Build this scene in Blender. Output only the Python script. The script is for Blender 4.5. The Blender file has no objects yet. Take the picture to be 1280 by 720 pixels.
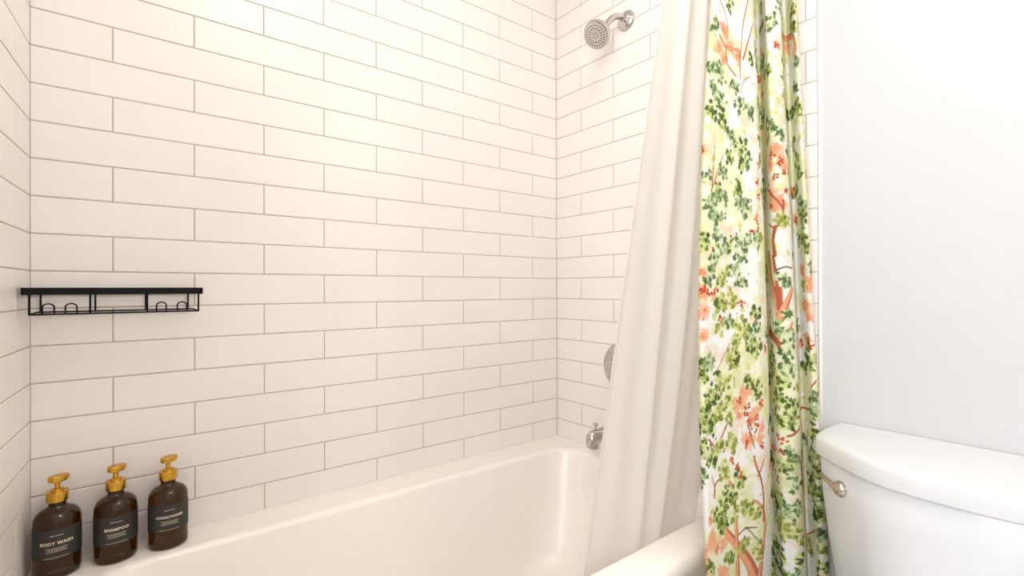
import bpy, bmesh, math, random
import numpy as np
from mathutils import Vector, Matrix

random.seed(7)
rng = np.random.RandomState(11)
scene = bpy.context.scene
col = scene.collection

# ------------------------------------------------------------------ camera
YAW, PITCH, ROLL, FPX = 0.6642, 0.0016, -0.0026, 616.38
cam_data = bpy.data.cameras.new('camera')
cam = bpy.data.objects.new('camera', cam_data)
col.objects.link(cam)
cam_data.sensor_width = 36.0
cam_data.lens = FPX / 1280 * 36
cam_data.clip_start = 0.02
Fv = Vector((math.sin(YAW)*math.cos(PITCH), math.cos(YAW)*math.cos(PITCH), math.sin(PITCH)))
R0 = Vector((math.cos(YAW), -math.sin(YAW), 0))
U0 = R0.cross(Fv)
Rv = R0*math.cos(ROLL) + U0*math.sin(ROLL)
Uv = -R0*math.sin(ROLL) + U0*math.cos(ROLL)
M = Matrix((Rv, Uv, -Fv)).transposed().to_4x4()
M.translation = Vector((0.1555, -1.4123, 1.05))
cam.matrix_world = M
scene.camera = cam

# ------------------------------------------------------------------ world, exposure
world = bpy.data.worlds.new('world')
scene.world = world
world.use_nodes = True
world.node_tree.nodes['Background'].inputs[0].default_value = (0.9, 0.95, 1.0, 1)
world.node_tree.nodes['Background'].inputs[1].default_value = 0.3
scene.view_settings.view_transform = 'Standard'
scene.view_settings.look = 'None'
scene.view_settings.gamma = 1
scene.view_settings.use_curve_mapping = False
scene.view_settings.exposure = 1.09
# lamp strengths; the alcove and window ones are added fill light
CEIL_LAMP = 12.0
ALCOVE_FILL = 5.0
VANITY_LAMP = 16.0
WINDOW_FILL = 4.0

W = 1.484          # tiled face of the shower wall
TUBZ = 0.478
LW = math.radians(3.76)   # the left wall is not quite square to the back wall
ROOM_Y = -2.55
CEILZ = 2.44

# ------------------------------------------------------------------ materials
def mat(name, rgb, rough=0.5, metal=0.0, **kw):
    m = bpy.data.materials.new(name); m.use_nodes = True
    b = m.node_tree.nodes['Principled BSDF']
    b.inputs['Base Color'].default_value = (*rgb, 1)
    b.inputs['Roughness'].default_value = rough
    b.inputs['Metallic'].default_value = metal
    for k, v in kw.items():
        b.inputs[k.replace('_', ' ')].default_value = v
    return m
def noise_bump(m, scale, strength, dist=0.001, detail=2):
    nt = m.node_tree; b = nt.nodes['Principled BSDF']
    tc = nt.nodes.new('ShaderNodeTexCoord'); n = nt.nodes.new('ShaderNodeTexNoise')
    n.inputs['Scale'].default_value = scale; n.inputs['Detail'].default_value = detail
    bp = nt.nodes.new('ShaderNodeBump'); bp.inputs['Strength'].default_value = strength
    bp.inputs['Distance'].default_value = dist
    nt.links.new(tc.outputs['Object'], n.inputs['Vector'])
    nt.links.new(n.outputs['Fac'], bp.inputs['Height'])
    nt.links.new(bp.outputs['Normal'], b.inputs['Normal'])
    return m
def tint_noise(m, scale, c1, c2):
    nt = m.node_tree; b = nt.nodes['Principled BSDF']
    tc = nt.nodes.new('ShaderNodeTexCoord'); n = nt.nodes.new('ShaderNodeTexNoise')
    n.inputs['Scale'].default_value = scale; n.inputs['Detail'].default_value = 3
    r = nt.nodes.new('ShaderNodeValToRGB')
    r.color_ramp.elements[0].position = 0.35; r.color_ramp.elements[0].color = (*c1, 1)
    r.color_ramp.elements[1].position = 0.65; r.color_ramp.elements[1].color = (*c2, 1)
    nt.links.new(tc.outputs['Object'], n.inputs['Vector'])
    nt.links.new(n.outputs['Fac'], r.inputs['Fac']); nt.links.new(r.outputs['Color'], b.inputs['Base Color'])
    return m
def glow(name, rgb, s):
    m = mat(name, rgb, 0.4)
    b = m.node_tree.nodes['Principled BSDF']
    b.inputs['Emission Color'].default_value = (*rgb, 1)
    b.inputs['Emission Strength'].default_value = s
    return m

M_TILE = noise_bump(tint_noise(mat('glazed_tile', (.87, .80, .73), 0.30), 3.0, (.905, .845, .79), (.915, .86, .81)), 9, 0.2, 0.0015)
M_TILE.node_tree.nodes['Principled BSDF'].inputs['Specular IOR Level'].default_value = .35
M_GROUT = noise_bump(mat('grout', (.54, .47, .40), 0.9), 300, .4)
M_PAINT = noise_bump(mat('wall_paint', (.62, .617, .622), 0.6), 140, .08)
M_CEIL = mat('ceiling_paint', (.90, .89, .87), 0.8)
M_TRIM = mat('edge_trim', (.88, .83, .79), 0.35)
M_FLOOR = mat('floor_tile', (.62, .59, .55), 0.4)
M_TUB = mat('tub_enamel', (.955, .89, .82), 0.28)
M_PORC = mat('porcelain', (.73, .73, .745), 0.22)
M_SEAT = mat('seat_plastic', (.86, .86, .87), 0.25)
M_CHROME = mat('chrome', (.60, .57, .54), 0.12, 1.0)
M_NICKEL = mat('brushed_nickel', (.62, .56, .49), 0.24, 1.0)
M_RUBBER = mat('grey_rubber', (.10, .095, .09), 0.5)
M_BLACK = mat('black_metal', (.004, .004, .0035), 0.6, Specular_IOR_Level=.2)
M_GOLD = mat('brushed_gold', (.66, .38, .055), 0.27, 1.0)
M_LABEL = mat('charcoal_label', (.028, .026, .020), 0.6)
M_PRINT = mat('cream_print', (.80, .70, .50), 0.5)
M_AMBER = mat('amber_glass', (.14, .048, .004), 0.03, 0.0, Transmission_Weight=0.9, IOR=1.45)
M_SOAP = mat('dark_liquid', (.10, .035, .008), 0.2)
M_BULB = glow('opal_bulb', (1.0, .86, .70), VANITY_LAMP)
M_CEILBULB = glow('opal_diffuser', (1.0, .965, .935), CEIL_LAMP)
M_ALCOVE_FILL = glow('opal_fill_light', (1.0, .965, .925), ALCOVE_FILL)
M_FILL_PANE = glow('fill_pane', (.92, .95, 1.0), WINDOW_FILL)
M_WOOD = mat('white_door_paint', (.85, .84, .82), 0.4)

def cloth_mat(name, rgb=None, attr=None, trans=0.3, rough=.85, bump=500):
    m = bpy.data.materials.new(name); m.use_nodes = True
    nt = m.node_tree; nt.nodes.clear()
    out = nt.nodes.new('ShaderNodeOutputMaterial'); mix = nt.nodes.new('ShaderNodeMixShader')
    d = nt.nodes.new('ShaderNodeBsdfPrincipled'); t = nt.nodes.new('ShaderNodeBsdfTranslucent')
    d.inputs['Roughness'].default_value = rough
    d.inputs['Specular IOR Level'].default_value = 0.25
    mix.inputs[0].default_value = trans
    if attr:
        a = nt.nodes.new('ShaderNodeAttribute'); a.attribute_name = attr
        nt.links.new(a.outputs['Color'], d.inputs['Base Color']); nt.links.new(a.outputs['Color'], t.inputs['Color'])
    else:
        d.inputs['Base Color'].default_value = (*rgb, 1); t.inputs['Color'].default_value = (*rgb, 1)
    tc = nt.nodes.new('ShaderNodeTexCoord'); n = nt.nodes.new('ShaderNodeTexNoise'); n.inputs['Scale'].default_value = bump
    bp = nt.nodes.new('ShaderNodeBump'); bp.inputs['Strength'].default_value = 0.15; bp.inputs['Distance'].default_value = .0005
    nt.links.new(tc.outputs['Object'], n.inputs['Vector']); nt.links.new(n.outputs['Fac'], bp.inputs['Height'])
    nt.links.new(bp.outputs['Normal'], d.inputs['Normal'])
    nt.links.new(d.outputs[0], mix.inputs[1]); nt.links.new(t.outputs[0], mix.inputs[2]); nt.links.new(mix.outputs[0], out.inputs[0])
    return m
M_LINER = cloth_mat('white_liner_cloth', (.94, .91, .875), trans=.5)
M_FLORAL = cloth_mat('printed_cotton', attr='print', trans=.22)

# ------------------------------------------------------------------ object helpers
def link(name, me, m, parent=None, smooth=False):
    o = bpy.data.objects.new(name, me); col.objects.link(o)
    if m: me.materials.append(m)
    if smooth:
        for p in me.polygons: p.use_smooth = True
    if parent: o.parent = parent
    return o
def obj(name, bm, m, parent=None, smooth=False, autos=None):
    me = bpy.data.meshes.new(name); bmesh.ops.recalc_face_normals(bm, faces=bm.faces[:])
    bm.to_mesh(me); bm.free()
    o = link(name, me, m, parent, smooth)
    if autos: 
        for p in me.polygons: p.use_smooth = True
        me.set_sharp_from_angle(angle=math.radians(autos))
    return o
def empty(name, loc, label, cat, group=None, rz=0):
    o = bpy.data.objects.new(name, None); col.objects.link(o)
    o.empty_display_size = .05
    o.location = loc; o.rotation_euler = (0, 0, rz); tag(o, label, cat, group); return o
def tag(o, label, cat, group=None):
    o['label'] = label; o['category'] = cat
    if group: o['group'] = group
    return o
def struct(o):
    o['kind'] = 'structure'; return o
def box(bm, lo, hi, bev=0, seg=2):
    r = bmesh.ops.create_cube(bm, size=1)
    vs = r['verts']
    for v in vs:
        v.co = Vector([lo[i] + (v.co[i]+.5)*(hi[i]-lo[i]) for i in range(3)])
    if bev:
        es = list({e for v in vs for e in v.link_edges})
        bmesh.ops.bevel(bm, geom=es, offset=bev, segments=seg, affect='EDGES', profile=.5)
def basis(d):
    d = Vector(d).normalized(); a = Vector((0, 0, 1)) if abs(d.z) < .9 else Vector((1, 0, 0))
    x = a.cross(d).normalized(); return x, d.cross(x), d
def lathe(bm, prof, o=(0, 0, 0), d=(0, 0, 1), n=32, sx=1, sy=1, xdir=None):
    """prof = [(radius, height)...] spun about axis d through o"""
    if xdir: 
        dz = Vector(d).normalized(); x = Vector(xdir).normalized(); y = dz.cross(x)
    else: x, y, dz = basis(d)
    o = Vector(o); rings = []
    for r, h in prof:
        if r < 1e-6: rings.append([bm.verts.new(o + dz*h)])
        else: rings.append([bm.verts.new(o + dz*h + x*(r*sx*math.cos(2*math.pi*k/n)) + y*(r*sy*math.sin(2*math.pi*k/n))) for k in range(n)])
    skin(bm, rings)
def skin(bm, rings):
    for A, B in zip(rings, rings[1:]):
        n = max(len(A), len(B))
        for k in range(n):
            f = []
            for v in (A[k % len(A)], A[(k+1) % len(A)], B[(k+1) % len(B)], B[k % len(B)]):
                if v not in f: f.append(v)
            if len(f) > 2: bm.faces.new(f)
def cap(bm, ring): 
    if len(ring) > 2: bm.faces.new(ring)
def smooth_path(P, n=8):
    P = [Vector(p) for p in P]; out = []
    Q = [2*P[0]-P[1]] + P + [2*P[-1]-P[-2]]
    for i in range(1, len(Q)-2):
        a, b, c, d = Q[i-1:i+3]
        for k in range(n):
            t = k/n
            out.append(.5*((2*b)+(c-a)*t+(2*a-5*b+4*c-d)*t*t+(-a+3*b-3*c+d)*t**3))
    out.append(P[-1]); return out
def tube(bm, P, r, n=10, caps=True):
    """r: radius or list of radii along path P"""
    P = [Vector(p) for p in P]; rings = []; up = None
    for i, p in enumerate(P):
        d = (P[min(i+1, len(P)-1)] - P[max(i-1, 0)]).normalized()
        if up is None: x, y, _ = basis(d)
        else:
            x = (up - d*up.dot(d)).normalized(); y = d.cross(x)
        up = x; rr = r[i] if isinstance(r, (list, tuple)) else r
        rings.append([bm.verts.new(p + x*rr*math.cos(2*math.pi*k/n) + y*rr*math.sin(2*math.pi*k/n)) for k in range(n)])
    skin(bm, rings)
    if caps: cap(bm, rings[0]); cap(bm, rings[-1])
def rrect(x0, x1, y0, y1, r, z, n=8):
    """rounded rectangle ring, counter clockwise; r may be 4 radii (x1y1, x0y1, x0y0, x1y0)"""
    if not isinstance(r, (list, tuple)): r = [r]*4
    out = []
    for (cx, cy, a, q) in ((x1, y1, 0, r[0]), (x0, y1, 90, r[1]), (x0, y0, 180, r[2]), (x1, y0, 270, r[3])):
        sx = -1 if cx == x1 else 1; sy = -1 if cy == y1 else 1
        for k in range(n+1):
            t = math.radians(a + 90*k/n)
            out.append((cx+sx*q+q*math.cos(t), cy+sy*q+q*math.sin(t), z))
    return out
def mk(bm, pts): return [bm.verts.new(p) for p in pts]

# ------------------------------------------------------------------ the tiled walls
H, C0, CK = 0.1535, 1.6349, 0.0779     # half tile pitch, one course line height, course pitch
def tiled(name, origin, udir, ndir, ulen, j0, par, z0, z1, e1=0):
    """running bond of bevelled tiles: real tile bodies on a grout bed. udir along wall, ndir into the room."""
    bm = bmesh.new(); o = Vector(origin); u = Vector(udir).normalized(); n = Vector(ndir).normalized()
    g, bv, dp = .0014, .0018, .0014
    def P(a, z, h): return bm.verts.new(o + u*a + Vector((0, 0, z)) + n*h)
    k = math.floor((z0-C0)/CK)
    while C0 + k*CK < z1:
        za, zb = max(C0+k*CK+g, z0), min(C0+(k+1)*CK-g, z1); k += 1
        if zb - za < .006: continue
        row = k   # row [k, k-1]
        js = [0]
        j = -3
        while j0 + j*H < ulen:
            if (j % 2 == 0) == (row % 2 == par) and j0+j*H > .004: js.append(j0+j*H)
            j += 1
        js.append(ulen)
        for a, b in zip(js, js[1:]):
            a += g if a else .0003; b -= g
            if b - a < .004: continue
            t = random.uniform(-.0003, .0003); s = random.uniform(-.0002, .0002)
            rings = []
            for ins, h in ((0, -dp), (0, -dp*.45), (bv*.35, -dp*.12), (bv, 0)):
                q = 1 if ins == bv else 0
                rings.append([P(a+ins, za+ins, h+q*(t+s)*.0), P(b-ins, za+ins, h), P(b-ins, zb-ins, h+q*s*0), P(a+ins, zb-ins, h)])
            skin(bm, rings); f = bm.faces.new(rings[-1])
    nt = len(bm.faces)
    # grout bed and wall body
    e0 = -.1
    a = [P(e0, z0, -dp*.75), P(ulen+e1, z0, -dp*.75), P(ulen+e1, z1, -dp*.75), P(e0, z1, -dp*.75)]
    b = [P(e0, z0, -.11), P(ulen+e1, z0, -.11), P(ulen+e1, z1, -.11), P(e0, z1, -.11)]
    skin(bm, [a, b]); bm.faces.new(a); bm.faces.new(b)
    bm.faces.ensure_lookup_table()
    for i, f in enumerate(bm.faces):
        if i >= nt: f.material_index = 1
    me = bpy.data.meshes.new(name); bmesh.ops.recalc_face_normals(bm, faces=bm.faces[:]); bm.to_mesh(me); bm.free()
    ob = link(name, me, M_TILE); me.materials.append(M_GROUT)
    return struct(ob)
tiled('wall_back', (0, 0, 0), (1, 0, 0), (0, -1, 0), W, .1326, 0, TUBZ-.05, CEILZ, .1)
RE = .9262
tiled('wall_right', (W, 0, 0), (0, -1, 0), (-1, 0, 0), RE, .1319, 1, .02, CEILZ)
ld = Vector((-math.sin(LW), -math.cos(LW), 0)); ln = Vector((math.cos(LW), -math.sin(LW), 0))
tiled('wall_left', (0, 0, 0), ld, ln, .93, .110, 1, .02, CEILZ)

def wallbox(name, lo, hi, m=None):
    bm = bmesh.new(); box(bm, lo, hi); return struct(obj(name, bm, m or M_PAINT))
XP = W + .006
wallbox('wall_right_painted', (XP, ROOM_Y, 0), (XP+.1, -RE-.0, CEILZ))
bm = bmesh.new(); box(bm, (W-.0015, -RE-.0065, .02), (XP+.02, -RE-.0008, CEILZ), .0012); struct(obj('trim_1', bm, M_TRIM))
XL = -.62
# left part of the room beyond the tub's end wall (the camera stands in the doorway side)
wallbox('wall_left_return', (XL, -1.03, 0), (-.0612, -.9305, CEILZ))
wallbox('wall_left_painted', (XL-.1, ROOM_Y, 0), (XL, -.93, CEILZ))
wallbox('wall_rear', (XL-.1, ROOM_Y-.1, 0), (XP+.1, ROOM_Y, CEILZ))
wallbox('floor', (XL-.1, ROOM_Y-.1, -.06), (XP+.1, .11, 0), M_FLOOR)
wallbox('ceiling', (XL-.1, ROOM_Y-.1, CEILZ), (XP+.1, .11, CEILZ+.08), M_CEIL)
bm = bmesh.new(); box(bm, (XP-.014, -1.9, 0), (XP, -RE-.0068, .1), .003); struct(obj('baseboard_right', bm, M_WOOD))
# unseen window added as fill light in the left painted wall: frame, glowing pane
bm = bmesh.new()
wx0, wx1, wz0, wz1 = -2.25, -1.25, 1.0, 2.05
for lo, hi in (((wx0-.07, wz0-.07), (wx1+.07, wz0)), ((wx0-.07, wz1), (wx1+.07, wz1+.07)), ((wx0-.07, wz0), (wx0, wz1)), ((wx1, wz0), (wx1+.07, wz1)), ((wx0, 1.53), (wx1, 1.57))):
    box(bm, (XL, lo[0], lo[1]), (XL+.03, hi[0], hi[1]), .003)
struct(obj('fill_window_frame', bm, M_WOOD))
bm = bmesh.new(); box(bm, (XL+.002, wx0, wz0), (XL+.010, wx1, wz1)); 
p = obj('fill_window_pane', bm, M_FILL_PANE); struct(p)

# ------------------------------------------------------------------ bathtub
def build_tub():
    t = empty('bathtub', (W/2, -.40, 0), 'cream white built-in alcove bathtub with a flat rim along the tiled wall', 'bathtub')
    off = Vector((-W/2, .40, 0))
    YF = -.812
    bm = bmesh.new()
    X0, X1, Y0, Y1 = .001, W-.001, YF, -.001
    def ring(x0, x1, y0, y1, r, z):
        # the outer edge follows the slightly skewed left wall
        P = rrect(x0, x1, y0, y1, r, z, 10)
        if x0 < .01: P = [(x+.0657*y if x < .01 else x, y, z) for x, y, z in P]
        return [bm.verts.new(Vector(p)+off) for p in P]
    R = []
    e = .0015
    # front apron is closed by a skirt going down to the floor
    R.append(ring(X0, X1, Y0+.020, Y1, e, .0))
    R.append(ring(X0, X1, Y0+.020, Y1, e, .39))
    R.append(ring(X0, X1, Y0+.014, Y1, e, .415))
    R.append(ring(X0, X1, Y0+.002, Y1, e, .435))
    R.append(ring(X0, X1, Y0, Y1, e, .452))
    for a in (20, 45, 70, 90):
        a = math.radians(a)
        R.append(ring(X0, X1, Y0+.020*(1-math.cos(a)), Y1, e, .458+.020*math.sin(a)))
    # inner edge of the rim, then down into the basin
    def inner(d, z, extra=(0, 0, 0, 0), r=.10):
        return ring(.085+d+extra[0], 1.428-d-extra[1], -.738+d+extra[2], -.100-d-extra[3], r, z)
    R.append(inner(-.004, TUBZ, r=.075))
    for a in (0, 25, 50, 75, 90):
        a = math.radians(a)
        R.append(inner(.016*math.sin(a), TUBZ-.016*(1-math.cos(a)), r=.085))
    R.append(inner(.020, .44, (.02, .004, 0, 0), .09))
    R.append(inner(.034, .33, (.07, .012, 0, 0), .11))
    R.append(inner(.050, .22, (.12, .022, 0, 0), .13))
    R.append(inner(.062, .165, (.16, .032, 0, 0), .14))
    R.append(inner(.080, .135, (.19, .045, 0, 0), .14))
    R.append(inner(.110, .118, (.22, .060, 0, 0), .13))
    R.append(inner(.160, .112, (.24, .080, 0, 0), .10))
    R.append(inner(.250, .110, (.26, .10, 0, 0), .05))
    skin(bm, R); cap(bm, R[-1]); cap(bm, R[0])
    obj('tub_shell', bm, M_TUB, t, autos=40)
    bm = bmesh.new()
    lathe(bm, [(0, 0), (.034, 0), (.034, .002), (.030, .004), (.012, .004), (.010, .007), (0, .008)], Vector((1.24, -.415, .1105))+off, n=28)
    obj('drain', bm, M_CHROME, t, autos=35)
    bm = bmesh.new()
    lathe(bm, [(0, 0), (.036, 0), (.036, .003), (.031, .006), (.006, .007), (0, .009)], Vector((1.385, -.415, .33))+off, (-1, 0, .12), n=28)
    obj('overflow_plate', bm, M_CHROME, t, autos=35)
build_tub()

# ------------------------------------------------------------------ cloths
def catmull(P, n):
    P = np.asarray(P, float); m = len(P)
    Q = np.vstack([2*P[0]-P[1], P, 2*P[-1]-P[-2]])
    t = np.linspace(0, m-1-1e-9, n); i = t.astype(int); f = (t-i)[:, None]
    a, b, c, d = Q[i], Q[i+1], Q[i+2], Q[i+3]
    return .5*((2*b)+(-a+c)*f+(2*a-5*b+4*c-d)*f*f+(-a+3*b-3*c+d)*f**3)
def cloth(levels, zs, z0, z1, nu, nz, mid=1):
    """a hanging cloth: plan curves at three heights -> grid (nz,nu,3) and the cloth's own width coordinate"""
    D = [catmull(L, 1600) for L in levels]
    s = np.r_[0, np.cumsum(np.linalg.norm(np.diff(D[mid], axis=0), axis=1))]
    u = np.linspace(0, s[-1], nu); t = np.interp(u, s, np.arange(1600))
    C = [np.stack([np.interp(t, np.arange(1600), d[:, k]) for k in (0, 1)], 1) for d in D]
    z = np.linspace(z0, z1, nz)[:, None]; G = 0
    for a in range(3):
        w = 1
        for b in range(3):
            if b != a: w = w*(z-zs[b])/(zs[a]-zs[b])
        G = G + w[:, :, None]*C[a][None]
    return np.concatenate([G, np.repeat(z[:, :, None], nu, 1)], 2), u
def grid_mesh(name, G, colors=None):
    nz, nu, _ = G.shape
    me = bpy.data.meshes.new(name)
    idx = np.arange(nz*nu).reshape(nz, nu)
    f = np.stack([idx[:-1, :-1], idx[:-1, 1:], idx[1:, 1:], idx[1:, :-1]], -1).reshape(-1)
    nf = len(f)//4
    me.vertices.add(nz*nu); me.vertices.foreach_set('co', G.reshape(-1).astype(np.float32))
    me.loops.add(nf*4); me.loops.foreach_set('vertex_index', f.astype(np.int32))
    me.polygons.add(nf); me.polygons.foreach_set('loop_start', np.arange(0, nf*4, 4, dtype=np.int32))
    me.polygons.foreach_set('use_smooth', np.ones(nf, dtype=bool))
    me.update(calc_edges=True); me.validate()
    if colors is not None:
        a = me.color_attributes.new('print', 'FLOAT_COLOR', 'POINT')
        c = np.ones((nz*nu, 4), np.float32); c[:, :3] = colors.reshape(-1, 3)
        a.data.foreach_set('color', c.reshape(-1))
    return me

# ------------------------------------------------------------------ the curtain's print, drawn in cloth coordinates (metres)
PLAN = [[[1.181,-0.831],[1.151,-0.841],[1.129,-0.861],[1.154,-0.868],[1.206,-0.876],[1.236,-0.884],[1.269,-0.876],[1.305,-0.856],[1.33,-0.844],[1.349,-0.848],[1.298,-0.883],[1.27,-0.901],[1.278,-0.913],[1.313,-0.913],[1.373,-0.889],[1.398,-0.889],[1.355,-0.921],[1.354,-0.93],[1.38,-0.923],[1.404,-0.91]],[[1.148,-0.835],[1.091,-0.845],[1.075,-0.865],[1.127,-0.872],[1.205,-0.88],[1.26,-0.888],[1.311,-0.88],[1.351,-0.86],[1.368,-0.848],[1.376,-0.852],[1.331,-0.887],[1.323,-0.905],[1.335,-0.917],[1.368,-0.917],[1.432,-0.893],[1.454,-0.893],[1.418,-0.925],[1.422,-0.934],[1.449,-0.927],[1.466,-0.914]],[[1.144,-0.835],[1.113,-0.846],[1.092,-0.867],[1.124,-0.875],[1.205,-0.885],[1.269,-0.894],[1.319,-0.887],[1.357,-0.868],[1.372,-0.857],[1.386,-0.862],[1.349,-0.899],[1.353,-0.918],[1.363,-0.931],[1.39,-0.932],[1.453,-0.909],[1.466,-0.91],[1.436,-0.944],[1.455,-0.954],[1.466,-0.948],[1.466,-0.936]]]
BRANCH = [[[[0.122,1.658],[0.151,1.63],[0.163,1.599]],3,2,1],[[[0.258,1.68],[0.233,1.627],[0.221,1.562]],4,3,1],[[[0.231,1.549],[0.262,1.602],[0.285,1.633]],5,3,1],[[[0.126,1.58],[0.155,1.562],[0.215,1.565]],7,5,0],[[[0.155,1.562],[0.161,1.527],[0.198,1.506]],4,3,1],[[[0.217,1.562],[0.217,1.502]],4,3,1],[[[0.549,1.667],[0.663,1.636],[0.683,1.599]],7,4,0],[[[0.26,1.515],[0.233,1.502],[0.219,1.474]],2,2,1],[[[0.116,1.344],[0.109,1.25]],2,3,1],[[[0.147,1.328],[0.107,1.25]],2,3,1],[[[0.465,1.272],[0.489,1.247],[0.502,1.222],[0.491,1.197],[0.479,1.188],[0.448,1.2]],3,2,1],[[[0.504,1.247],[0.502,1.222]],4,4,1],[[[0.481,1.188],[0.473,1.16],[0.477,1.126]],5,6,1],[[[0.44,1.126],[0.452,1.079],[0.477,1.014],[0.483,0.982]],11,8,0],[[[0.471,1.123],[0.477,1.079],[0.481,1.004]],5,5,1],[[[0.485,1.048],[0.485,0.986]],6,5,1],[[[0.483,0.982],[0.498,1.014],[0.522,1.048]],9,6,0],[[[0.475,0.939],[0.498,0.951],[0.514,0.97]],6,4,0],[[[0.427,0.945],[0.469,0.93],[0.485,0.905]],11,6,1],[[[0.149,1.026],[0.173,1.017],[0.217,1.02]],3,3,1],[[[0.479,1.091],[0.5,1.098],[0.529,1.095]],2,2,2],[[[0.196,1.063],[0.237,1.063]],2,2,1],[[[0.173,0.933],[0.128,0.877]],1.5,1.5,2],[[[0.132,0.721],[0.153,0.752],[0.171,0.774]],4,3,1],[[[0.101,0.743],[0.128,0.718]],4,3,1],[[[0.231,0.755],[0.25,0.699]],3,2,2],[[[0.188,0.839],[0.188,0.861]],1.5,1.5,2],[[[0.215,0.836],[0.225,0.867]],1.5,1.5,1],[[[0.69,0.833],[0.667,0.802]],3,3,1],[[[0.493,0.758],[0.539,0.752],[0.654,0.758]],4,3,1],[[[0.487,0.712],[0.52,0.724],[0.551,0.736]],3,3,1],[[[0.246,0.419],[0.225,0.462],[0.188,0.509],[0.151,0.55],[0.116,0.593]],20,8,0],[[[0.194,0.431],[0.192,0.506],[0.188,0.575],[0.18,0.628],[0.159,0.652],[0.145,0.668]],9,3,0],[[[0.258,0.41],[0.268,0.466],[0.281,0.515],[0.277,0.553],[0.26,0.575],[0.244,0.587]],10,4,0],[[[0.277,0.534],[0.275,0.606],[0.252,0.665],[0.248,0.684]],6,3,1],[[[0.26,0.637],[0.283,0.668]],4,3,1],[[[0.118,0.621],[0.124,0.649],[0.155,0.659]],4,3,1],[[[0.198,0.525],[0.223,0.531],[0.25,0.503],[0.277,0.472]],2.5,2,2],[[[0.219,0.534],[0.254,0.525]],3,2,2],[[[0.12,0.643],[0.109,0.668]],3,2,1],[[[0.584,0.419],[0.681,0.487]],2,2,1]]
BLOSSOM = [[0.147,1.593,10],[0.124,1.552,9],[0.182,1.562,10],[0.147,1.53,8],[0.206,1.552,8],[0.636,1.624,8],[0.679,1.593,6],[0.419,1.611,5],[0.483,1.356,9],[0.5,1.337,11],[0.471,1.334,8],[0.518,1.322,6],[0.475,1.25,11],[0.485,1.235,12],[0.279,1.21,6],[0.087,1.082,6],[0.085,1.042,8],[0.087,1.001,9],[0.089,0.954,6],[0.122,1.035,5],[0.661,1.091,8],[0.683,1.06,9],[0.669,1.014,10],[0.679,0.986,8],[0.665,0.936,8],[0.687,1.07,6],[0.219,0.824,9],[0.206,0.802,10],[0.244,0.771,10],[0.277,0.793,7],[0.231,0.721,10],[0.266,0.715,8],[0.277,0.74,7],[0.436,0.671,7],[0.206,0.777,6],[0.105,0.537,12],[0.136,0.522,10],[0.087,0.487,12],[0.149,0.466,10],[0.101,0.578,6]]
BERRY = [[0.295,1.325],[0.483,1.35],[0.502,1.334],[0.514,1.312],[0.485,1.303],[0.281,1.288],[0.289,1.256],[0.456,1.281],[0.516,1.272],[0.467,1.238],[0.27,1.2],[0.281,1.188],[0.254,1.172],[0.093,1.051],[0.126,1.045],[0.085,1.048],[0.107,1.042],[0.14,0.986],[0.217,1.017],[0.434,0.989],[0.436,0.951],[0.673,0.926],[0.683,0.914],[0.204,0.811],[0.231,0.793],[0.227,0.777],[0.235,0.758],[0.256,0.764],[0.277,0.793],[0.256,0.746],[0.244,0.736],[0.277,0.702],[0.223,0.712],[0.18,0.687],[0.196,0.671],[0.204,0.652],[0.421,0.715],[0.462,0.708],[0.423,0.668],[0.469,0.671],[0.479,0.699],[0.429,0.612],[0.452,0.603],[0.413,0.628]]
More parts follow.
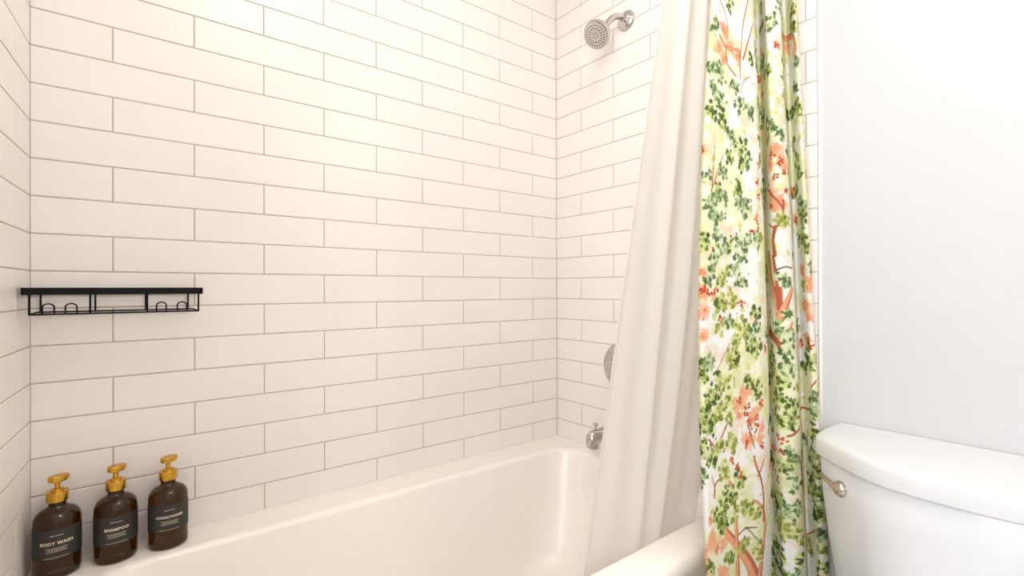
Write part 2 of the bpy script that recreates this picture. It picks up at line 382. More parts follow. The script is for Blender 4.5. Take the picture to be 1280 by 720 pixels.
LEAFY = [[0.169,1.661,8,2],[0.095,1.506,8,3],[0.13,1.502,10,3],[0.105,1.465,8,3],[0.132,1.443,10,3],[0.103,1.415,8,2],[0.145,1.403,8,2],[0.192,1.481,8,3],[0.33,1.664,7,3],[0.429,1.661,6,3],[0.495,1.633,9,3],[0.535,1.68,8,3],[0.308,1.586,8,2],[0.308,1.555,6,2],[0.215,1.449,8,3],[0.258,1.437,8,3],[0.543,1.565,7,1],[0.539,1.477,8,1],[0.314,1.465,7,1],[0.675,1.683,6,2],[0.673,1.649,6,2],[0.685,1.571,5,3],[0.667,1.518,6,3],[0.621,1.465,8,2],[0.642,1.471,6,2],[0.471,1.425,8,3],[0.182,1.375,9,3],[0.215,1.353,11,2],[0.244,1.331,8,3],[0.223,1.316,7,2],[0.151,1.294,7,3],[0.138,1.253,7,2],[0.153,1.235,8,3],[0.204,1.266,8,2],[0.213,1.232,8,3],[0.235,1.225,9,3],[0.101,1.216,9,3],[0.118,1.232,7,3],[0.138,1.2,7,3],[0.089,1.278,6,3],[0.211,1.138,12,3],[0.239,1.154,9,3],[0.126,1.166,6,3],[0.147,1.141,8,3],[0.089,1.147,7,2],[0.541,1.362,6,2],[0.654,1.347,8,3],[0.671,1.322,7,3],[0.504,1.4,8,3],[0.642,1.397,6,3],[0.665,1.241,9,2],[0.675,1.21,8,2],[0.654,1.166,10,2],[0.679,1.154,7,2],[0.502,1.204,8,1],[0.679,1.247,6,3],[0.314,1.384,5,2],[0.12,1.107,8,3],[0.107,1.076,7,3],[0.153,1.076,8,1],[0.196,1.095,10,3],[0.211,1.067,8,3],[0.132,1.014,7,2],[0.153,1.02,7,1],[0.182,1.029,7,1],[0.209,0.973,8,1],[0.223,0.954,7,1],[0.14,0.967,7,1],[0.194,0.939,7,1],[0.26,0.954,8,3],[0.248,0.92,9,2],[0.268,0.926,7,2],[0.081,0.895,7,2],[0.107,0.905,9,3],[0.18,0.898,8,1],[0.194,0.905,6,2],[0.495,1.07,9,3],[0.502,0.992,6,3],[0.481,0.958,8,3],[0.504,0.933,9,3],[0.495,0.905,10,3],[0.436,0.889,10,2],[0.446,0.864,9,2],[0.493,0.867,9,3],[0.665,1.057,6,1],[0.663,0.908,9,2],[0.667,0.87,9,2],[0.64,0.855,7,2],[0.128,0.845,12,2],[0.153,0.852,9,1],[0.114,0.827,10,2],[0.239,0.845,7,2],[0.264,0.83,9,2],[0.085,0.873,7,2],[0.089,0.793,9,2],[0.081,0.768,8,2],[0.111,0.774,9,2],[0.134,0.796,9,1],[0.153,0.808,8,1],[0.171,0.78,6,1],[0.46,0.796,9,2],[0.489,0.786,11,2],[0.529,0.783,9,2],[0.504,0.768,8,2],[0.454,0.752,8,2],[0.487,0.74,8,2],[0.477,0.833,8,2],[0.677,0.786,8,3],[0.673,0.746,8,3],[0.628,0.677,7,3],[0.138,0.721,10,1],[0.18,0.721,8,1],[0.083,0.727,8,2],[0.111,0.699,9,2],[0.153,0.671,9,1],[0.204,0.643,8,2],[0.493,0.668,8,3],[0.508,0.649,8,3],[0.665,0.649,9,2],[0.679,0.618,8,2],[0.679,0.702,7,2],[0.481,0.64,9,2],[0.491,0.612,9,3],[0.076,0.659,8,3],[0.153,0.609,12,2],[0.178,0.612,9,2],[0.13,0.581,10,2],[0.151,0.559,8,2],[0.19,0.575,6,1],[0.227,0.575,9,1],[0.252,0.559,7,1],[0.215,0.5,7,1],[0.256,0.472,7,1],[0.407,0.413,8,3],[0.066,0.459,8,3],[0.099,0.478,7,2],[0.175,0.487,7,2],[0.423,0.553,10,2],[0.46,0.55,9,2],[0.481,0.537,10,3],[0.498,0.55,8,3],[0.444,0.506,10,1],[0.452,0.481,9,1],[0.479,0.5,8,1],[0.423,0.441,9,2],[0.45,0.434,9,2],[0.419,0.391,8,2],[0.458,0.397,7,2],[0.506,0.484,9,1],[0.626,0.425,8,1],[0.506,0.431,8,2],[0.656,0.59,8,2],[0.679,0.562,8,2],[0.673,0.522,8,2],[0.683,0.506,7,2],[0.679,0.469,7,3],[0.681,0.394,7,2]]

NU, NZ, ZB, ZT = 380, 1240, .12, 1.985
GR, ug = cloth(PLAN, (1.69, 1.05, .44), ZB, ZT, NU, NZ)
UL = ug[-1]
uu, zz = np.meshgrid(ug, np.linspace(ZB, ZT, NZ))
img = np.ones((NZ, NU, 3))*np.array([.90, .885, .84])
def vnoise(scale, seed):
    r = np.random.RandomState(seed); a = uu/scale; b = (zz-ZB)/scale
    T = r.rand(int(b.max())+3, int(a.max())+3)
    i, j = b.astype(int), a.astype(int); fb, fa = b-i, a-j
    fa = fa*fa*(3-2*fa); fb = fb*fb*(3-2*fb)
    return (T[i, j]*(1-fa)+T[i, j+1]*fa)*(1-fb)+(T[i+1, j]*(1-fa)+T[i+1, j+1]*fa)*fb
def fbm(s, seed): return vnoise(s, seed)*.55+vnoise(s/2.1, seed+1)*.3+vnoise(s/4.7, seed+2)*.15
def blend(mask, c):
    img[:] = img*(1-mask[..., None]) + np.array(c)*mask[..., None]
def win(u, z, r):
    j0 = max(0, int((u-r)/UL*(NU-1))); j1 = min(NU, int((u+r)/UL*(NU-1))+2)
    i0 = max(0, int((z-r-ZB)/(ZT-ZB)*(NZ-1))); i1 = min(NZ, int((z+r-ZB)/(ZT-ZB)*(NZ-1))+2)
    return slice(i0, i1), slice(j0, j1)
def soft(d, w=.0009): return np.clip(.5-d/w, 0, 1)
def dab(u, z, rx, ry, ang, c, al=1, w=.0009, wob=0):
    s = win(u, z, max(rx, ry)*1.4+.002); x = uu[s]-u; y = zz[s]-z
    if x.size == 0: return
    ca, sa = math.cos(ang), math.sin(ang); a = x*ca+y*sa; b = -x*sa+y*ca
    q = np.sqrt((a/rx)**2+(b/ry)**2)+1e-6
    if wob:
        th = np.arctan2(b, a); q = q*(1+wob*np.sin(5*th+u*900)+wob*.7*np.sin(3*th+z*700))
    m = soft((q-1)*min(rx, ry), w)*al
    img[s] = img[s]*(1-m[..., None])+np.array(c)*m[..., None]
def stroke(P, w0, w1, c, al=1):
    P = np.array(smooth2(P)); n = len(P)
    for k in range(n-1):
        a, b = P[k], P[k+1]; r = (w0+(w1-w0)*k/max(1, n-2))/2
        L = np.linalg.norm(b-a)
        s = win((a[0]+b[0])/2, (a[1]+b[1])/2, L/2+r+.002); x = uu[s]; y = zz[s]
        if x.size == 0: continue
        t = np.clip(((x-a[0])*(b[0]-a[0])+(y-a[1])*(b[1]-a[1]))/(L*L+1e-12), 0, 1)
        d = np.hypot(x-a[0]-t*(b[0]-a[0]), y-a[1]-t*(b[1]-a[1]))-r
        m = soft(d, .0011)*al
        img[s] = img[s]*(1-m[..., None])+np.array(c)*m[..., None]
def smooth2(P): return [(v.x, v.y) for v in smooth_path([(p[0], p[1], 0) for p in P], 6)]
def leaf(u, z, s, a, c):
    """small lobed leaf"""
    for (q, w, l) in ((0, .62, 1.0), (.95, .42, .75), (-.95, .42, .75), (1.9, .34, .5), (-1.9, .34, .5)):
        b = a+q; dab(u+math.cos(b)*s*l*.55, z+math.sin(b)*s*l*.55, s*l*.52, s*w*.5, b, c, .96)
def fbm_at(n, u, z): return n[min(NZ-1, int((z-ZB)/(ZT-ZB)*(NZ-1))), min(NU-1, int(u/UL*(NU-1)))]
# washes
n1 = fbm(.085, 3); n2 = fbm(.06, 21); n3 = fbm(.05, 51)
blend(np.clip((n1-.47)*14, 0, 1)*.62, (.82, .82, .42))
blend(np.clip((n2-.56)*12, 0, 1)*.55, (.66, .70, .28))
blend(np.clip((n3-.64)*14, 0, 1)*.5, (.86, .60, .40))
rr = np.random.RandomState(5)
for k in range(2200):
    u, z = rr.rand()*UL, ZB+rr.rand()*(ZT-ZB)
    c = [(.80, .80, .40), (.64, .68, .26), (.90, .885, .84), (.91, .90, .86), (.74, .77, .42), (.90, .885, .84)][rr.randint(6)]
    if fbm_at(n3, u, z) > .5: leaf(u, z, .008+.006*rr.rand(), rr.rand()*6.28, c); continue
    dab(u, z, .004+.009*rr.rand(), .003+.005*rr.rand(), rr.rand()*3.14, c, .55, .0015, .18)
PAL = {1: [(.30, .34, .06), (.42, .45, .11), (.17, .22, .04)], 2: [(.075, .12, .02), (.12, .17, .03), (.21, .25, .05), (.05, .085, .02)],
       3: [(.10, .17, .06), (.16, .24, .09), (.26, .34, .15), (.07, .13, .04)]}
def sprig(u, z, r, tone, rs):
    """an irregular spray of leaves over a loose watercolour wash"""
    base = PAL[tone]
    w1, w2 = (((.72, .76, .34), (.50, .56, .16)), ((.66, .72, .30), (.36, .46, .12)), ((.68, .76, .46), (.40, .52, .26)))[tone-1]
    th = rs.rand()*3.14; ct, st = math.cos(th), math.sin(th)
    def spot(k=1.0):
        a = rs.rand()*6.28; q = r*rs.rand()**.55*k; x, y = math.cos(a)*q*1.30, math.sin(a)*q*.82
        return u+x*ct-y*st, z+x*st+y*ct, a
    for k in range(5):
        x, y, a = spot(.8); dab(x, y, r*(.35+.3*rs.rand()), r*(.22+.2*rs.rand()), rs.rand()*3, w1, .6, .002, .22)
    for k in range(int(4+r*260)):
        x, y, a = spot(.9); c = w2 if rs.rand() < .5 else w1
        leaf(x, y, .0075+.006*rs.rand(), rs.rand()*6.28, c)
    if r > .013: stroke([(u-ct*r, z-st*r), (u+st*r*.2, z), (u+ct*r, z+st*r)], .0014, .0009, (.30, .22, .08), .8)
    for k in range(int(4+r*400)):
        x, y, a = spot(1.05); c = base[rs.randint(len(base))]; s_ = .0048+.0052*rs.rand()
        t = rs.rand()
        if t < .6: leaf(x, y, s_, th+a+rs.randn()*.8, c)
        elif t < .85: dab(x, y, s_*.7, s_*.42, a+rs.randn()*.6, c, .95)
        else: leaf(x, y, s_*1.25, a, base[0]); dab(x, y, s_*.5, s_*.15, a, base[-1], .8)
def blossom(u, z, r, rs):
    for k in range(7):
        a = rs.rand()*6.28; q = r*rs.rand()*.7
        dab(u+math.cos(a)*q, z+math.sin(a)*q, r*(.35+.3*rs.rand()), r*(.25+.25*rs.rand()), a, [(.84, .36, .19), (.86, .46, .27), (.78, .27, .12)][rs.randint(3)], .62, .0025, .2)
def berry(u, z, rs):
    for k in range(7):
        a = rs.rand()*6.28; q = .0085*rs.rand()**.5
        dab(u+math.cos(a)*q, z+math.sin(a)*q, .0036, .0026, a, [(.55, .06, .025), (.40, .04, .02), (.66, .12, .045)][rs.randint(3)], .95)
BRANCHPTS = [p for b in BRANCH for p in b[0]]
def covered(u, z):
    return any(abs(u-q[0]) < .026 and abs(z-q[1]) < .028 for q in LEAFY+BLOSSOM+BRANCHPTS)
BRANCHPTS = [p for b in BRANCH for p in b[0]]
# repeats of the same pattern where the folds hide it
for k in range(560):
    u, z = rr.rand()*UL, ZB+rr.rand()*(ZT-ZB)
    if covered(u, z): continue
    if rr.rand() < .5: sprig(u, z, .010+.009*rr.rand(), [1, 2, 3, 3][rr.randint(4)], rr)
    elif rr.rand() < .25: blossom(u, z, .014, rr); berry(u, z, rr)
for u, z, r in BLOSSOM: blossom(u, z, r*.0024, rr)
for P, w0, w1, k in BRANCH:
    q_ = 1.55 if .30 < P[0][0] < .60 else 1.0     # the trunk on the middle panel is the stoutest
    w0 *= .00125*q_; w1 *= .0012*q_
    if k == 0:
        stroke(P, w0*1.12, w1*1.15, (.50, .15, .07)); stroke([(p[0]-w0*.10, p[1]) for p in P], w0*.78, w1*.7, (.84, .40, .22))
        stroke([(p[0]+w0*.22, p[1]) for p in P], w0*.2, w1*.15, (.62, .22, .11))
    else: stroke(P, w0, w1, [None, (.50, .13, .07), (.20, .13, .09)][k])
for u, z, r, t in LEAFY: sprig(u, z, r*.0022, t, rr)
for u, z in BERRY: berry(u, z, rr)
for k in range(260):
    u, z = rr.rand()*UL, ZB+rr.rand()*(ZT-ZB)
    dab(u, z, .0030, .0014, rr.rand()*3, PAL[1+rr.randint(3)][0], .9)
me = grid_mesh('fabric', GR, np.clip(img, 0, 1))
fc = empty('shower_curtain', (1.28, -.87, 0), 'white cotton shower curtain printed with green leaves and coral branches, bunched by the toilet', 'shower curtain')
fo = link('fabric', me, M_FLORAL, fc); fo.location = (-1.28, .87, 0)
# hems down both sides and a turned bottom hem
for c in (0, -1):
    bm = bmesh.new(); tube(bm, [tuple(GR[i, c]+np.array([-1.28, .87, 0])) for i in range(0, NZ, 20)], .0011, 6)
    obj('side_hem', bm, cloth_mat('hem_cotton', (.72, .70, .50), trans=.1), fc, smooth=True)

# white liner, hanging from the same rod and tucked into the tub
def liner():
    ys = {1.69: -.795, 1.05: -.722, .47: -.668}
    def L(pts, y): return [(x, y+dy) for x, dy in pts]
    top = L([(1.045, -.004), (1.058, .004), (1.08, .006), (1.115, .008), (1.14, -.004), (1.155, .006), (1.18, .010), (1.205, -.004), (1.22, .006), (1.26, .012), (1.30, -.008), (1.32, .008), (1.36, .012), (1.385, -.008), (1.40, 0)], ys[1.69])
    mid = L([(.995, -.005), (1.015, .003), (1.055, .006), (1.10, .007), (1.140, -.006), (1.16, .006), (1.20, .012), (1.235, -.010), (1.25, .010), (1.275, .030), (1.30, .02), (1.32, .008), (1.36, .012), (1.39, -.008), (1.41, 0)], ys[1.05])
    bot = L([(.935, -.006), (.955, .002), (1.01, .004), (1.07, .006), (1.118, -.008), (1.135, .006), (1.165, .008), (1.200, -.010), (1.212, .020), (1.235, .055), (1.27, .040), (1.31, .030), (1.35, .030), (1.385, .010), (1.40, .02)], ys[.47])
    G, u = cloth([top, mid, bot], (1.69, 1.05, .47), .235, 1.985, 260, 240)
    return G
GL = liner()
lc = empty('shower_curtain_liner', (1.2, -.75, 0), 'plain white shower curtain liner hanging inside the bathtub', 'shower curtain liner')
lo_ = link('fabric', grid_mesh('liner_fabric', GL), M_LINER, lc); lo_.location = (-1.2, .75, 0)
bm = bmesh.new(); tube(bm, [tuple(GL[i, 0]+np.array([-1.2, .75, 0])) for i in range(0, 240, 6)], .0012, 6)
obj('side_hem', bm, M_LINER, lc, smooth=True)

# rod with two end flanges
RY, RZ = -.853, 2.02
rod = empty('shower_curtain_rod', (W/2, RY, RZ), 'straight chrome shower curtain rod above the bathtub', 'curtain rod')
bm = bmesh.new(); tube(bm, [(-.796+.004, 0, 0), (W/2-.004, 0, 0)], .0125, 20); obj('rod', bm, M_CHROME, rod, autos=40)
for sx, x in ((1, -.797), (-1, W/2-.0005)):
    bm = bmesh.new(); lathe(bm, [(0, 0), (.030, 0), (.030, .004), (.020, .012), (.0165, .026), (0, .026)], (x, 0, 0), (sx, 0, 0), 28); obj('flange', bm, M_CHROME, rod, autos=40)
ring0 = None
for i, x in enumerate((1.045, 1.10, 1.15, 1.20, 1.26, 1.32, 1.38)):
    if ring0 is None:
        bm = bmesh.new(); n = 28
        tube(bm, [(0, .022*math.cos(2*math.pi*k/n), -.012+.028*math.sin(2*math.pi*k/n)) for k in range(n+1)], .0014, 8, caps=False)
        bmesh.ops.remove_doubles(bm, verts=bm.verts[:], dist=1e-5)
        ring0 = obj('curtain_ring', bm, M_CHROME, smooth=True); o = ring0
    else:
        o = ring0.copy(); col.objects.link(o)
    o.location = (x, RY, RZ)
    tag(o, 'chrome ring holding the curtain and liner on the rod', 'curtain ring', 'curtain rings on the rod')

# ------------------------------------------------------------------ shower fittings on the right tiled wall
FY = -.345
SY = -.322
def shower_head():
    t = empty('showerhead', (W, FY, 1.951), 'round chrome shower head on a bent arm high on the tiled wall', 'shower head')
    bm = bmesh.new(); lathe(bm, [(0, .0), (.034, .0), (.034, .003), (.031, .008), (.022, .014), (.012, .017), (0, .017)], (0, 0, 0), (-1, 0, 0), 36)
    obj('flange', bm, M_CHROME, t, autos=35)
    arm = smooth_path([(-.004, 0, 0), (-.03, 0, .004), (-.064, .001, -.008), (-.091, .006, -.036), (-.104, .008, -.058)], 8)
    bm = bmesh.new(); tube(bm, arm, .0105, 18); obj('arm', bm, M_CHROME, t, smooth=True)
    d = Vector((-.74, -.10, -.62)).normalized(); o = Vector((-.099, .008, -.052)); K = .90
    bm = bmesh.new()
    lathe(bm, [(0, 0), (.0145, 0), (.0155, .004), (.0155, .012), (.012, .016), (.016, .020), (.0175, .028), (.022, .034), (.036, .044), (.046, .054), (.0495, .064), (.0495, .072), (.047, .077), (.041, .078), (.041, .0765), (0, .0765)], o, d, 48)
    bmesh.ops.scale(bm, vec=(K, K, K), space=Matrix.Translation(-o), verts=bm.verts[:])
    obj('head', bm, M_CHROME, t, autos=40)
    x, y, z = basis(d)
    # spray face with rings of nozzles
    bm = bmesh.new(); lathe(bm, [(0, .0765), (.0405, .0765), (.0405, .0785), (.038, .0795), (.030, .0797), (.0295, .0785), (.0275, .0785), (.027, .0797), (.0165, .0797), (.016, .0785), (.0145, .0785), (.014, .080), (0, .0805)], o, d, 48)
    bmesh.ops.scale(bm, vec=(K, K, K), space=Matrix.Translation(-o), verts=bm.verts[:])
    f = obj('spray_face', bm, mat('satin_spray_plate', (.72, .68, .64), .35, .6), t, autos=40)
    bm = bmesh.new()
    for rad, n, s in ((.0345, 24, .0024), (.0245, 17, .0021), (.0200, 14, .0013), (.0095, 8, .0020), (.004, 3, .0014)):
        for k in range(n):
            a = 2*math.pi*(k+.3*n)/n
            lathe(bm, [(s*1.25, 0), (s, .0014), (s*.7, .0028), (0, .0030)], o+d*.0792+x*rad*math.cos(a)+y*rad*math.sin(a), d, 8)
    bmesh.ops.scale(bm, vec=(K, K, K), space=Matrix.Translation(-o), verts=bm.verts[:])
    nz = obj('nozzles', bm, M_RUBBER, t); nz['label'] = 'rings of grey rubber spray nozzles'; nz['kind'] = 'stuff'
def valve():
    t = empty('shower_valve', (W, -.325, .785), 'round chrome shower valve plate with lever, half behind the liner', 'shower valve')
    bm = bmesh.new(); lathe(bm, [(0, 0), (.080, 0), (.082, .002), (.080, .006), (.072, .010), (.050, .013), (.036, .015), (0, .015)], (0, 0, 0), (-1, 0, 0), 56)
    obj('escutcheon', bm, M_CHROME, t, autos=35)
    bm = bmesh.new(); lathe(bm, [(.033, .0), (.031, .02), (.026, .034), (.024, .052), (.020, .057), (0, .058)], (-.013, 0, 0), (-1, 0, 0), 36)
    obj('hub', bm, M_CHROME, t, autos=35)
    bm = bmesh.new(); tube(bm, smooth_path([(-.052, .0, 0), (-.056, -.006, -.022), (-.062, -.012, -.052), (-.066, -.014, -.066)], 5), [.0105]*6+[.0095]*5+[.007]*5, 14)
    obj('lever', bm, M_CHROME, t, smooth=True)
def spout():
    t = empty('tub_spout', (W, SY, .572), 'chrome bathtub spout with diverter knob just above the tub rim', 'tub spout')
    bm = bmesh.new()
    S = [(0, .030, .030, 0), (-.008, .030, .030, 0), (-.02, .027, .027, 0), (-.06, .024, .024, .001), (-.12, .023, .024, .000), (-.148, .021, .025, -.003), (-.162, .016, .024, -.009), (-.168, .010, .018, -.014)]
    R = []
    for x, ry, rz, dz in S: R.append([bm.verts.new((x, ry*math.cos(2*math.pi*k/28), dz+rz*math.sin(2*math.pi*k/28))) for k in range(28)])
    skin(bm, R); cap(bm, R[0]); cap(bm, R[-1]); obj('spout_body', bm, M_CHROME, t, autos=45)
    bm = bmesh.new(); lathe(bm, [(.017, 0), (.017, .018), (.0145, .020), (.0135, .012), (0, .010)], (-.144, 0, -.018), (0, 0, -1), 24); obj('outlet', bm, M_CHROME, t, autos=35)
    bm = bmesh.new(); lathe(bm, [(.0032, 0), (.0032, .010), (.0075, .012), (.0085, .018), (.006, .022), (0, .023)], (-.134, 0, .022), (0, 0, 1), 20); obj('diverter_knob', bm, M_CHROME, t, autos=35)
shower_head(); valve(); spout()

# ------------------------------------------------------------------ wire rack
def rack():
    X0, X1, Y0, Y1 = .000, .291, -.117, -.004
    Z1, ZT2, ZL = 1.0405, 1.0545, 1.0030
    t = empty('shower_rack', (X0, 0, Z1), 'matt black wire shower rack with small hooks on the tiled wall', 'rack')
    D = Vector((-X0, 0, -Z1))
    def bars(name, L, r=.0017, m=M_BLACK):
        bm = bmesh.new()
        for P in L: tube(bm, [Vector(p)+D for p in P], r, 8)
        return obj(name, bm, m, t, autos=50)
    bm = bmesh.new(); th = .0022
    for lo, hi in (((X0, Y0, Z1), (X1, Y0+th, ZT2)), ((X0, Y1-th, Z1), (X1, Y1, ZT2)), ((X0, Y0, Z1), (X0+th, Y1, ZT2)), ((X1-th, Y0, Z1), (X1, Y1, ZT2))):
        box(bm, Vector(lo)+D, Vector(hi)+D, .0005, 1)
    obj('rim_band', bm, M_BLACK, t)
    # shelf wires just inside the band
    bars('shelf_wires', [[(X0+.002, Y0+.012+i*.0128, Z1+.003), (X1-.002, Y0+.012+i*.0128, Z1+.003)] for i in range(8)] + [[(x, Y0+.001, Z1+.0015), (x, Y1-.001, Z1+.0015)] for x in (.06, .145, .23)], .0012)
    a, b, c, d = X0+.011, X1-.008, Y0+.005, -.008
    lower = [(a, c, ZL), (b, c, ZL), (b, d, ZL+.001), (a, d, ZL+.001)]
    bars('lower_frame', [[lower[0], lower[1]], [lower[1], lower[2]], [lower[2], lower[3]], [lower[3], lower[0]]], .0018)
    for x, y in ((a, c), (b, c), (.0165, d), (b-.011, d), (.099, c), (.103, d), (.191, c), (.191, d)):
        bars('upright_wire', [[(x, y, ZL), (x, y, Z1+.002)]], .0018)
    for px in (.0375, .0705, .2155, .2525):
        w = .0085; h = .0135
        P = [(px-w, c, ZL-.0005), (px-w, c, ZL+h)] + [(px-w*math.cos(math.pi*k/10), c, ZL+h+w*.78*math.sin(math.pi*k/10)) for k in range(1, 10)] + [(px+w, c, ZL+h), (px+w, c, ZL-.0005)]
        bars('hook', [P], .0014)
rack()

# ------------------------------------------------------------------ soap bottles on the tub rim
def text_mesh(s, size, font_shear=0):
    cu = bpy.data.curves.new('lettering', 'FONT'); cu.body = s; cu.size = size; cu.align_x = 'CENTER'; cu.align_y = 'CENTER'
    cu.resolution_u = 3; cu.extrude = 0; cu.space_character = 1.12; cu.offset = size*.03
    o = bpy.data.objects.new('lettering', cu); col.objects.link(o)
    dg = bpy.context.evaluated_depsgraph_get(); dg.update()
    me = bpy.data.meshes.new_from_object(o.evaluated_get(dg)); bpy.data.objects.remove(o); bpy.data.curves.remove(cu)
    return me
BR = .0375
def bottle(x, y, word, face, label):
    t = empty('soap_bottle', (x, y, TUBZ+.0004), label, 'soap bottle', 'amber soap bottles on the tub rim')
    bm = bmesh.new()
    prof = [(0, .003), (.020, .0012), (.031, 0), (.0350, .0016), (.0370, .005), (BR, .010), (BR, .104), (.0370, .111), (.0352, .1175), (.0318, .1235), (.0265, .1285), (.0205, .1318), (.0160, .1345), (.0140, .138), (.0135, .146), (.0135, .150), (0, .150)]
    lathe(bm, prof, n=64); obj('glass_body', bm, M_AMBER, t, autos=60)
    # wrap-around label
    zt0, zt1, rl = .041, .099, BR+.0003
    bm = bmesh.new(); ha = math.radians(84); n = 40; R1 = []
    for k in range(n+1):
        a = face-ha+2*ha*k/n
        R1.append([bm.verts.new((rl*math.cos(a)*q, rl*math.sin(a)*q, z)) for q, z in ((1, zt0), (1, zt1), (.9955, zt1), (.9955, zt0))])
    skin(bm, R1); cap(bm, R1[0]); cap(bm, R1[-1])
    lab = obj('paper_label', bm, M_LABEL, t, autos=60); lab['label'] = 'charcoal paper label with cream lettering'
    # lettering, bent round the bottle
    def bent(s, size, z, name='lettering'):
        me = text_mesh(s, size)
        bm = bmesh.new(); bm.from_mesh(me); bpy.data.meshes.remove(me)
        bmesh.ops.triangulate(bm, faces=bm.faces[:])
        for v in bm.verts:
            a = face + v.co.x/rl; r = rl+.00025
            v.co = Vector((r*math.cos(a), r*math.sin(a), z+v.co.y))
        o = obj(name, bm, M_PRINT, lab)
    bent(word, .0082 if len(word) < 10 else .0070, .0725)
    # the tiny lines too small to read: thin rules with gaps
    rs = random.Random(word)
    bm = bmesh.new()
    for zc, hw, h in ((.0875, .010, .0010), (.0632, .0165, .0009), (.0600, .014, .0009), (.0568, .0165, .0009), (.0448, .019, .0007)):
        u = -hw
        while u < hw:
            w = rs.uniform(.0012, .0030)
            q = [];
            for a, z in ((u, zc-h/2), (min(u+w, hw), zc-h/2), (min(u+w, hw), zc+h/2), (u, zc+h/2)):
                an = face+a/rl; q.append(bm.verts.new(((rl+.00025)*math.cos(an), (rl+.00025)*math.sin(an), z)))
            bm.faces.new(q); u += w+.0006
    sp = obj('small_print', bm, M_PRINT, lab); sp['kind'] = 'stuff'
    # pump
    bm = bmesh.new(); lathe(bm, [(.0135, .1455), (.0172, .1455), (.0176, .147), (.0176, .1635), (.0170, .165), (.0105, .1655), (.010, .169), (.0068, .1695), (0, .1695)], n=40)
    c = obj('collar', bm, M_GOLD, t, autos=35)
    bm = bmesh.new(); lathe(bm, [(.0046, .168), (.0046, .186), (0, .186)], n=20); obj('stem', bm, M_GOLD, t, autos=35)
    # flat oval head with a short spout
    bm = bmesh.new(); a = math.radians(38); dx = Vector((math.cos(a), math.sin(a), 0)); 
    lathe(bm, [(.006, .181), (.0135, .1845), (.0145, .187), (.0145, .1935), (.0138, .195), (0, .1957)], tuple(dx*.002), (0, 0, 1), 36, 1.22, .92, xdir=dx)
    h = obj('pump_head', bm, M_GOLD, t, autos=40)
    bm = bmesh.new(); tube(bm, [dx*.010+Vector((0, 0, .1890)), dx*.018+Vector((0, 0, .1888)), dx*.0205+Vector((0, 0, .1878))], [.0046, .0044, .0036], 12); obj('nozzle', bm, M_GOLD, h, smooth=True)
    return t
def face_to(x, y, add=0): return math.atan2(-1.4123-y, .1555-x)+math.radians(add)
bottle(.0455, -.055, 'BODY WASH', face_to(.0455, -.055, -2), 'amber bottle labelled BODY WASH with gold pump, in the corner on the tub rim')
bottle(.138, -.056, 'SHAMPOO', face_to(.138, -.056, 2), 'amber bottle labelled SHAMPOO with gold pump, middle one on the tub rim')
bottle(.230, -.057, 'CONDITIONER', face_to(.230, -.057, 4), 'amber bottle labelled CONDITIONER with gold pump, farthest from the corner')

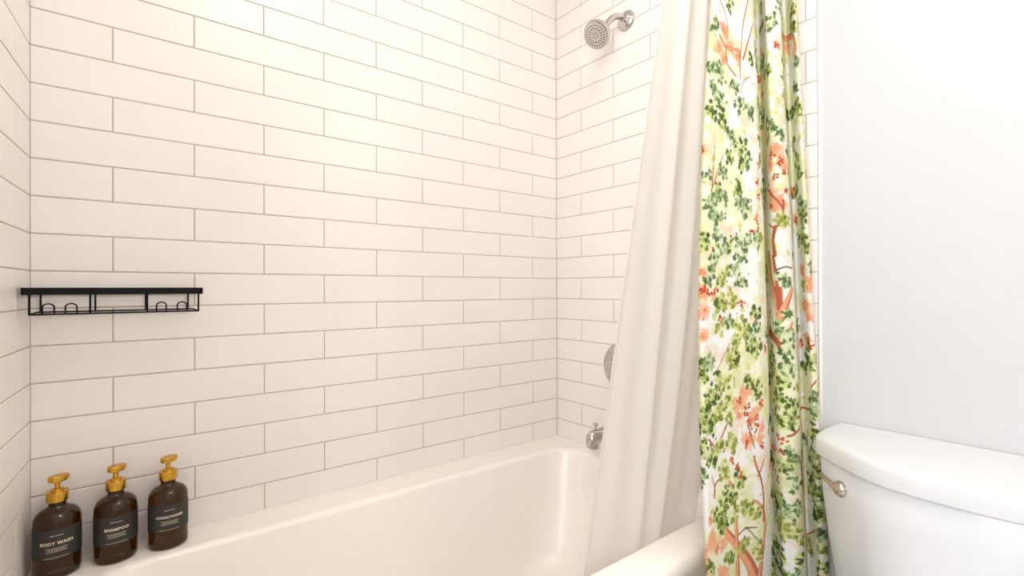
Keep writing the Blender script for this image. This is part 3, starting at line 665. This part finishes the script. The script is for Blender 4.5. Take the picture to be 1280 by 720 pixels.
# ------------------------------------------------------------------ toilet
def toilet():
    YC = -1.222
    t = empty('toilet', (1.30, YC, 0), 'white two-piece toilet against the painted wall, partly in frame', 'toilet')
    D = Vector((-1.30, -YC, 0))
    XB = XP-.004
    # half outline of the lid seen from above: from the wall round the left end to the middle of the front
    half = [(XB, .260), (1.400, .2595), (1.365, .2570), (1.342, .2510), (1.328, .2420), (1.300, .212), (1.262, .163), (1.240, .132), (1.226, .100), (1.218, .065), (1.2145, .030), (1.2135, 0)]
    def outline(inset, bot=0):
        P = [Vector((x, y, 0)) for x, y in half]
        P = [v.copy() for v in P[:1]] + [Vector(p) for p in smooth_path(P[1:], 5)]
        full = P + [Vector((p.x, -p.y, 0)) for p in reversed(P[:-1])]
        out = []
        for p in full:
            x = XB-(XB-p.x)*(1-inset/.26); y = p.y*(1-inset/.252)
            out.append((x, y+YC))
        return out
    def rings(bm, spec):
        R = []
        for ins, z in spec: R.append([bm.verts.new(Vector((x, y, z))+D) for x, y in outline(ins)])
        skin(bm, R); cap(bm, R[0]); cap(bm, R[-1])
    bm = bmesh.new()
    rings(bm, [(.010, .6905), (.003, .6905), (.0008, .692), (0, .695), (0, .712), (.0005, .722), (.002, .7268), (.005, .7300), (.009, .7312), (.014, .7318), (.12, .7325)])
    lid = obj('tank_lid', bm, M_PORC, t, autos=50)
    bm = bmesh.new()
    rings(bm, [(.056, .375), (.048, .378), (.043, .386), (.036, .41), (.021, .52), (.011, .62), (.008, .688), (.010, .6902)])
    obj('tank', bm, M_PORC, t, autos=50)
    # flush lever at the tank's left shoulder
    pv = Vector((1.291, YC+.184, .645)); nrm = Vector((-.74, .60, -.05)).normalized(); tan = Vector((.62, .78, 0)).normalized()
    bm = bmesh.new(); lathe(bm, [(0, -.006), (.0155, -.006), (.0160, .002), (.0155, .006), (.0125, .0105), (.008, .0125), (0, .013)], pv+D, nrm, 32)
    lev = obj('flush_lever', bm, M_NICKEL, t, autos=35); lev['label'] = 'brushed nickel flush lever'
    bm = bmesh.new(); A = pv+D+nrm*.008
    tube(bm, smooth_path([A-tan*.006, A+tan*.012+Vector((0, 0, .002)), A+tan*.034+Vector((0, 0, .006)), A+tan*.058+nrm*(-.002)+Vector((0, 0, .009))], 5), [.0062]*4+[.0058]*4+[.0052]*4+[.0048]*4, 14)
    obj('lever_arm', bm, M_NICKEL, lev, smooth=True)
    # bowl: stacked rings, foot to rim
    def oval(xc, rx, ry, z, n=40): return [Vector((xc+rx*math.cos(2*math.pi*k/n), YC+ry*math.sin(2*math.pi*k/n), z))+D for k in range(n)]
    bm = bmesh.new()
    S = [(1.14, .24, .115, 0), (1.14, .24, .115, .02), (1.13, .225, .10, .06), (1.12, .20, .09, .14), (1.10, .20, .10, .22), (1.07, .23, .145, .29), (1.05, .255, .172, .34), (1.04, .265, .182, .368), (1.04, .262, .180, .375), (1.04, .20, .13, .375), (1.04, .18, .11, .34), (1.05, .12, .07, .26), (1.06, .05, .04, .22)]
    R = [mk(bm, oval(*s)) for s in S]; skin(bm, R); cap(bm, R[0]); cap(bm, R[-1])
    box(bm, Vector((1.24, YC-.11, .20))+D, Vector((1.46, YC+.11, .374))+D, .02)
    obj('bowl', bm, M_PORC, t, autos=50)
    bm = bmesh.new()
    R = [mk(bm, oval(1.025, a, b, z)) for a, b, z in ((.235, .178, .377), (.240, .183, .381), (.240, .183, .390), (.236, .180, .395), (.236, .180, .398), (.240, .183, .402), (.238, .181, .411), (.225, .170, .415), (.05, .04, .418))]
    skin(bm, R); cap(bm, R[0]); cap(bm, R[-1]); obj('seat_lid', bm, M_SEAT, t, autos=50)
toilet()

# ------------------------------------------------------------------ the room's lamps and an added alcove fill light
cl = empty('ceiling_lamp', (.60, -1.20, CEILZ), 'round opal ceiling lamp behind the viewer', 'lamp')
bm = bmesh.new(); lathe(bm, [(0, 0), (.20, 0), (.20, .02), (.185, .024), (0, .024)], (0, 0, 0), (0, 0, -1), 40); obj('base_plate', bm, M_NICKEL, cl, autos=35)
bm = bmesh.new(); lathe(bm, [(.182, .022), (.18, .045), (.15, .07), (.09, .085), (0, .09)], (0, 0, 0), (0, 0, -1), 40); obj('diffuser', bm, M_CEILBULB, cl, autos=60)
al = empty('alcove_fill_lamp', (.74, -.42, CEILZ), 'opal fill light added in the ceiling over the bathtub', 'lamp')  # unseen downlight, added to brighten the tub and tiles
bm = bmesh.new(); lathe(bm, [(.110, 0), (.125, 0), (.125, .004), (.110, .008), (.105, .004), (.110, 0)], (0, 0, 0), (0, 0, -1), 40); obj('trim_ring', bm, M_SEAT, al, autos=35)
bm = bmesh.new(); lathe(bm, [(0, .001), (.105, .001), (.105, .003), (0, .005)], (0, 0, 0), (0, 0, -1), 40); obj('diffuser', bm, M_ALCOVE_FILL, al, autos=60)
vl = empty('vanity_lamp', (XP, -2.05, 2.02), 'three-globe vanity lamp on the painted wall behind the viewer', 'lamp')
bm = bmesh.new(); box(bm, (-.025, -.26, -.035), (0, .26, .035), .006); obj('back_plate', bm, M_NICKEL, vl)
for k in (-1, 0, 1):
    bm = bmesh.new(); tube(bm, [(-.02, k*.18, 0), (-.075, k*.18, 0)], .012, 14); obj('socket', bm, M_NICKEL, vl, autos=40)
    bm = bmesh.new(); bmesh.ops.create_uvsphere(bm, u_segments=28, v_segments=16, radius=.048)
    for v in bm.verts: v.co += Vector((-.122, k*.18, 0))
    obj('globe', bm, M_BULB, vl, smooth=True)
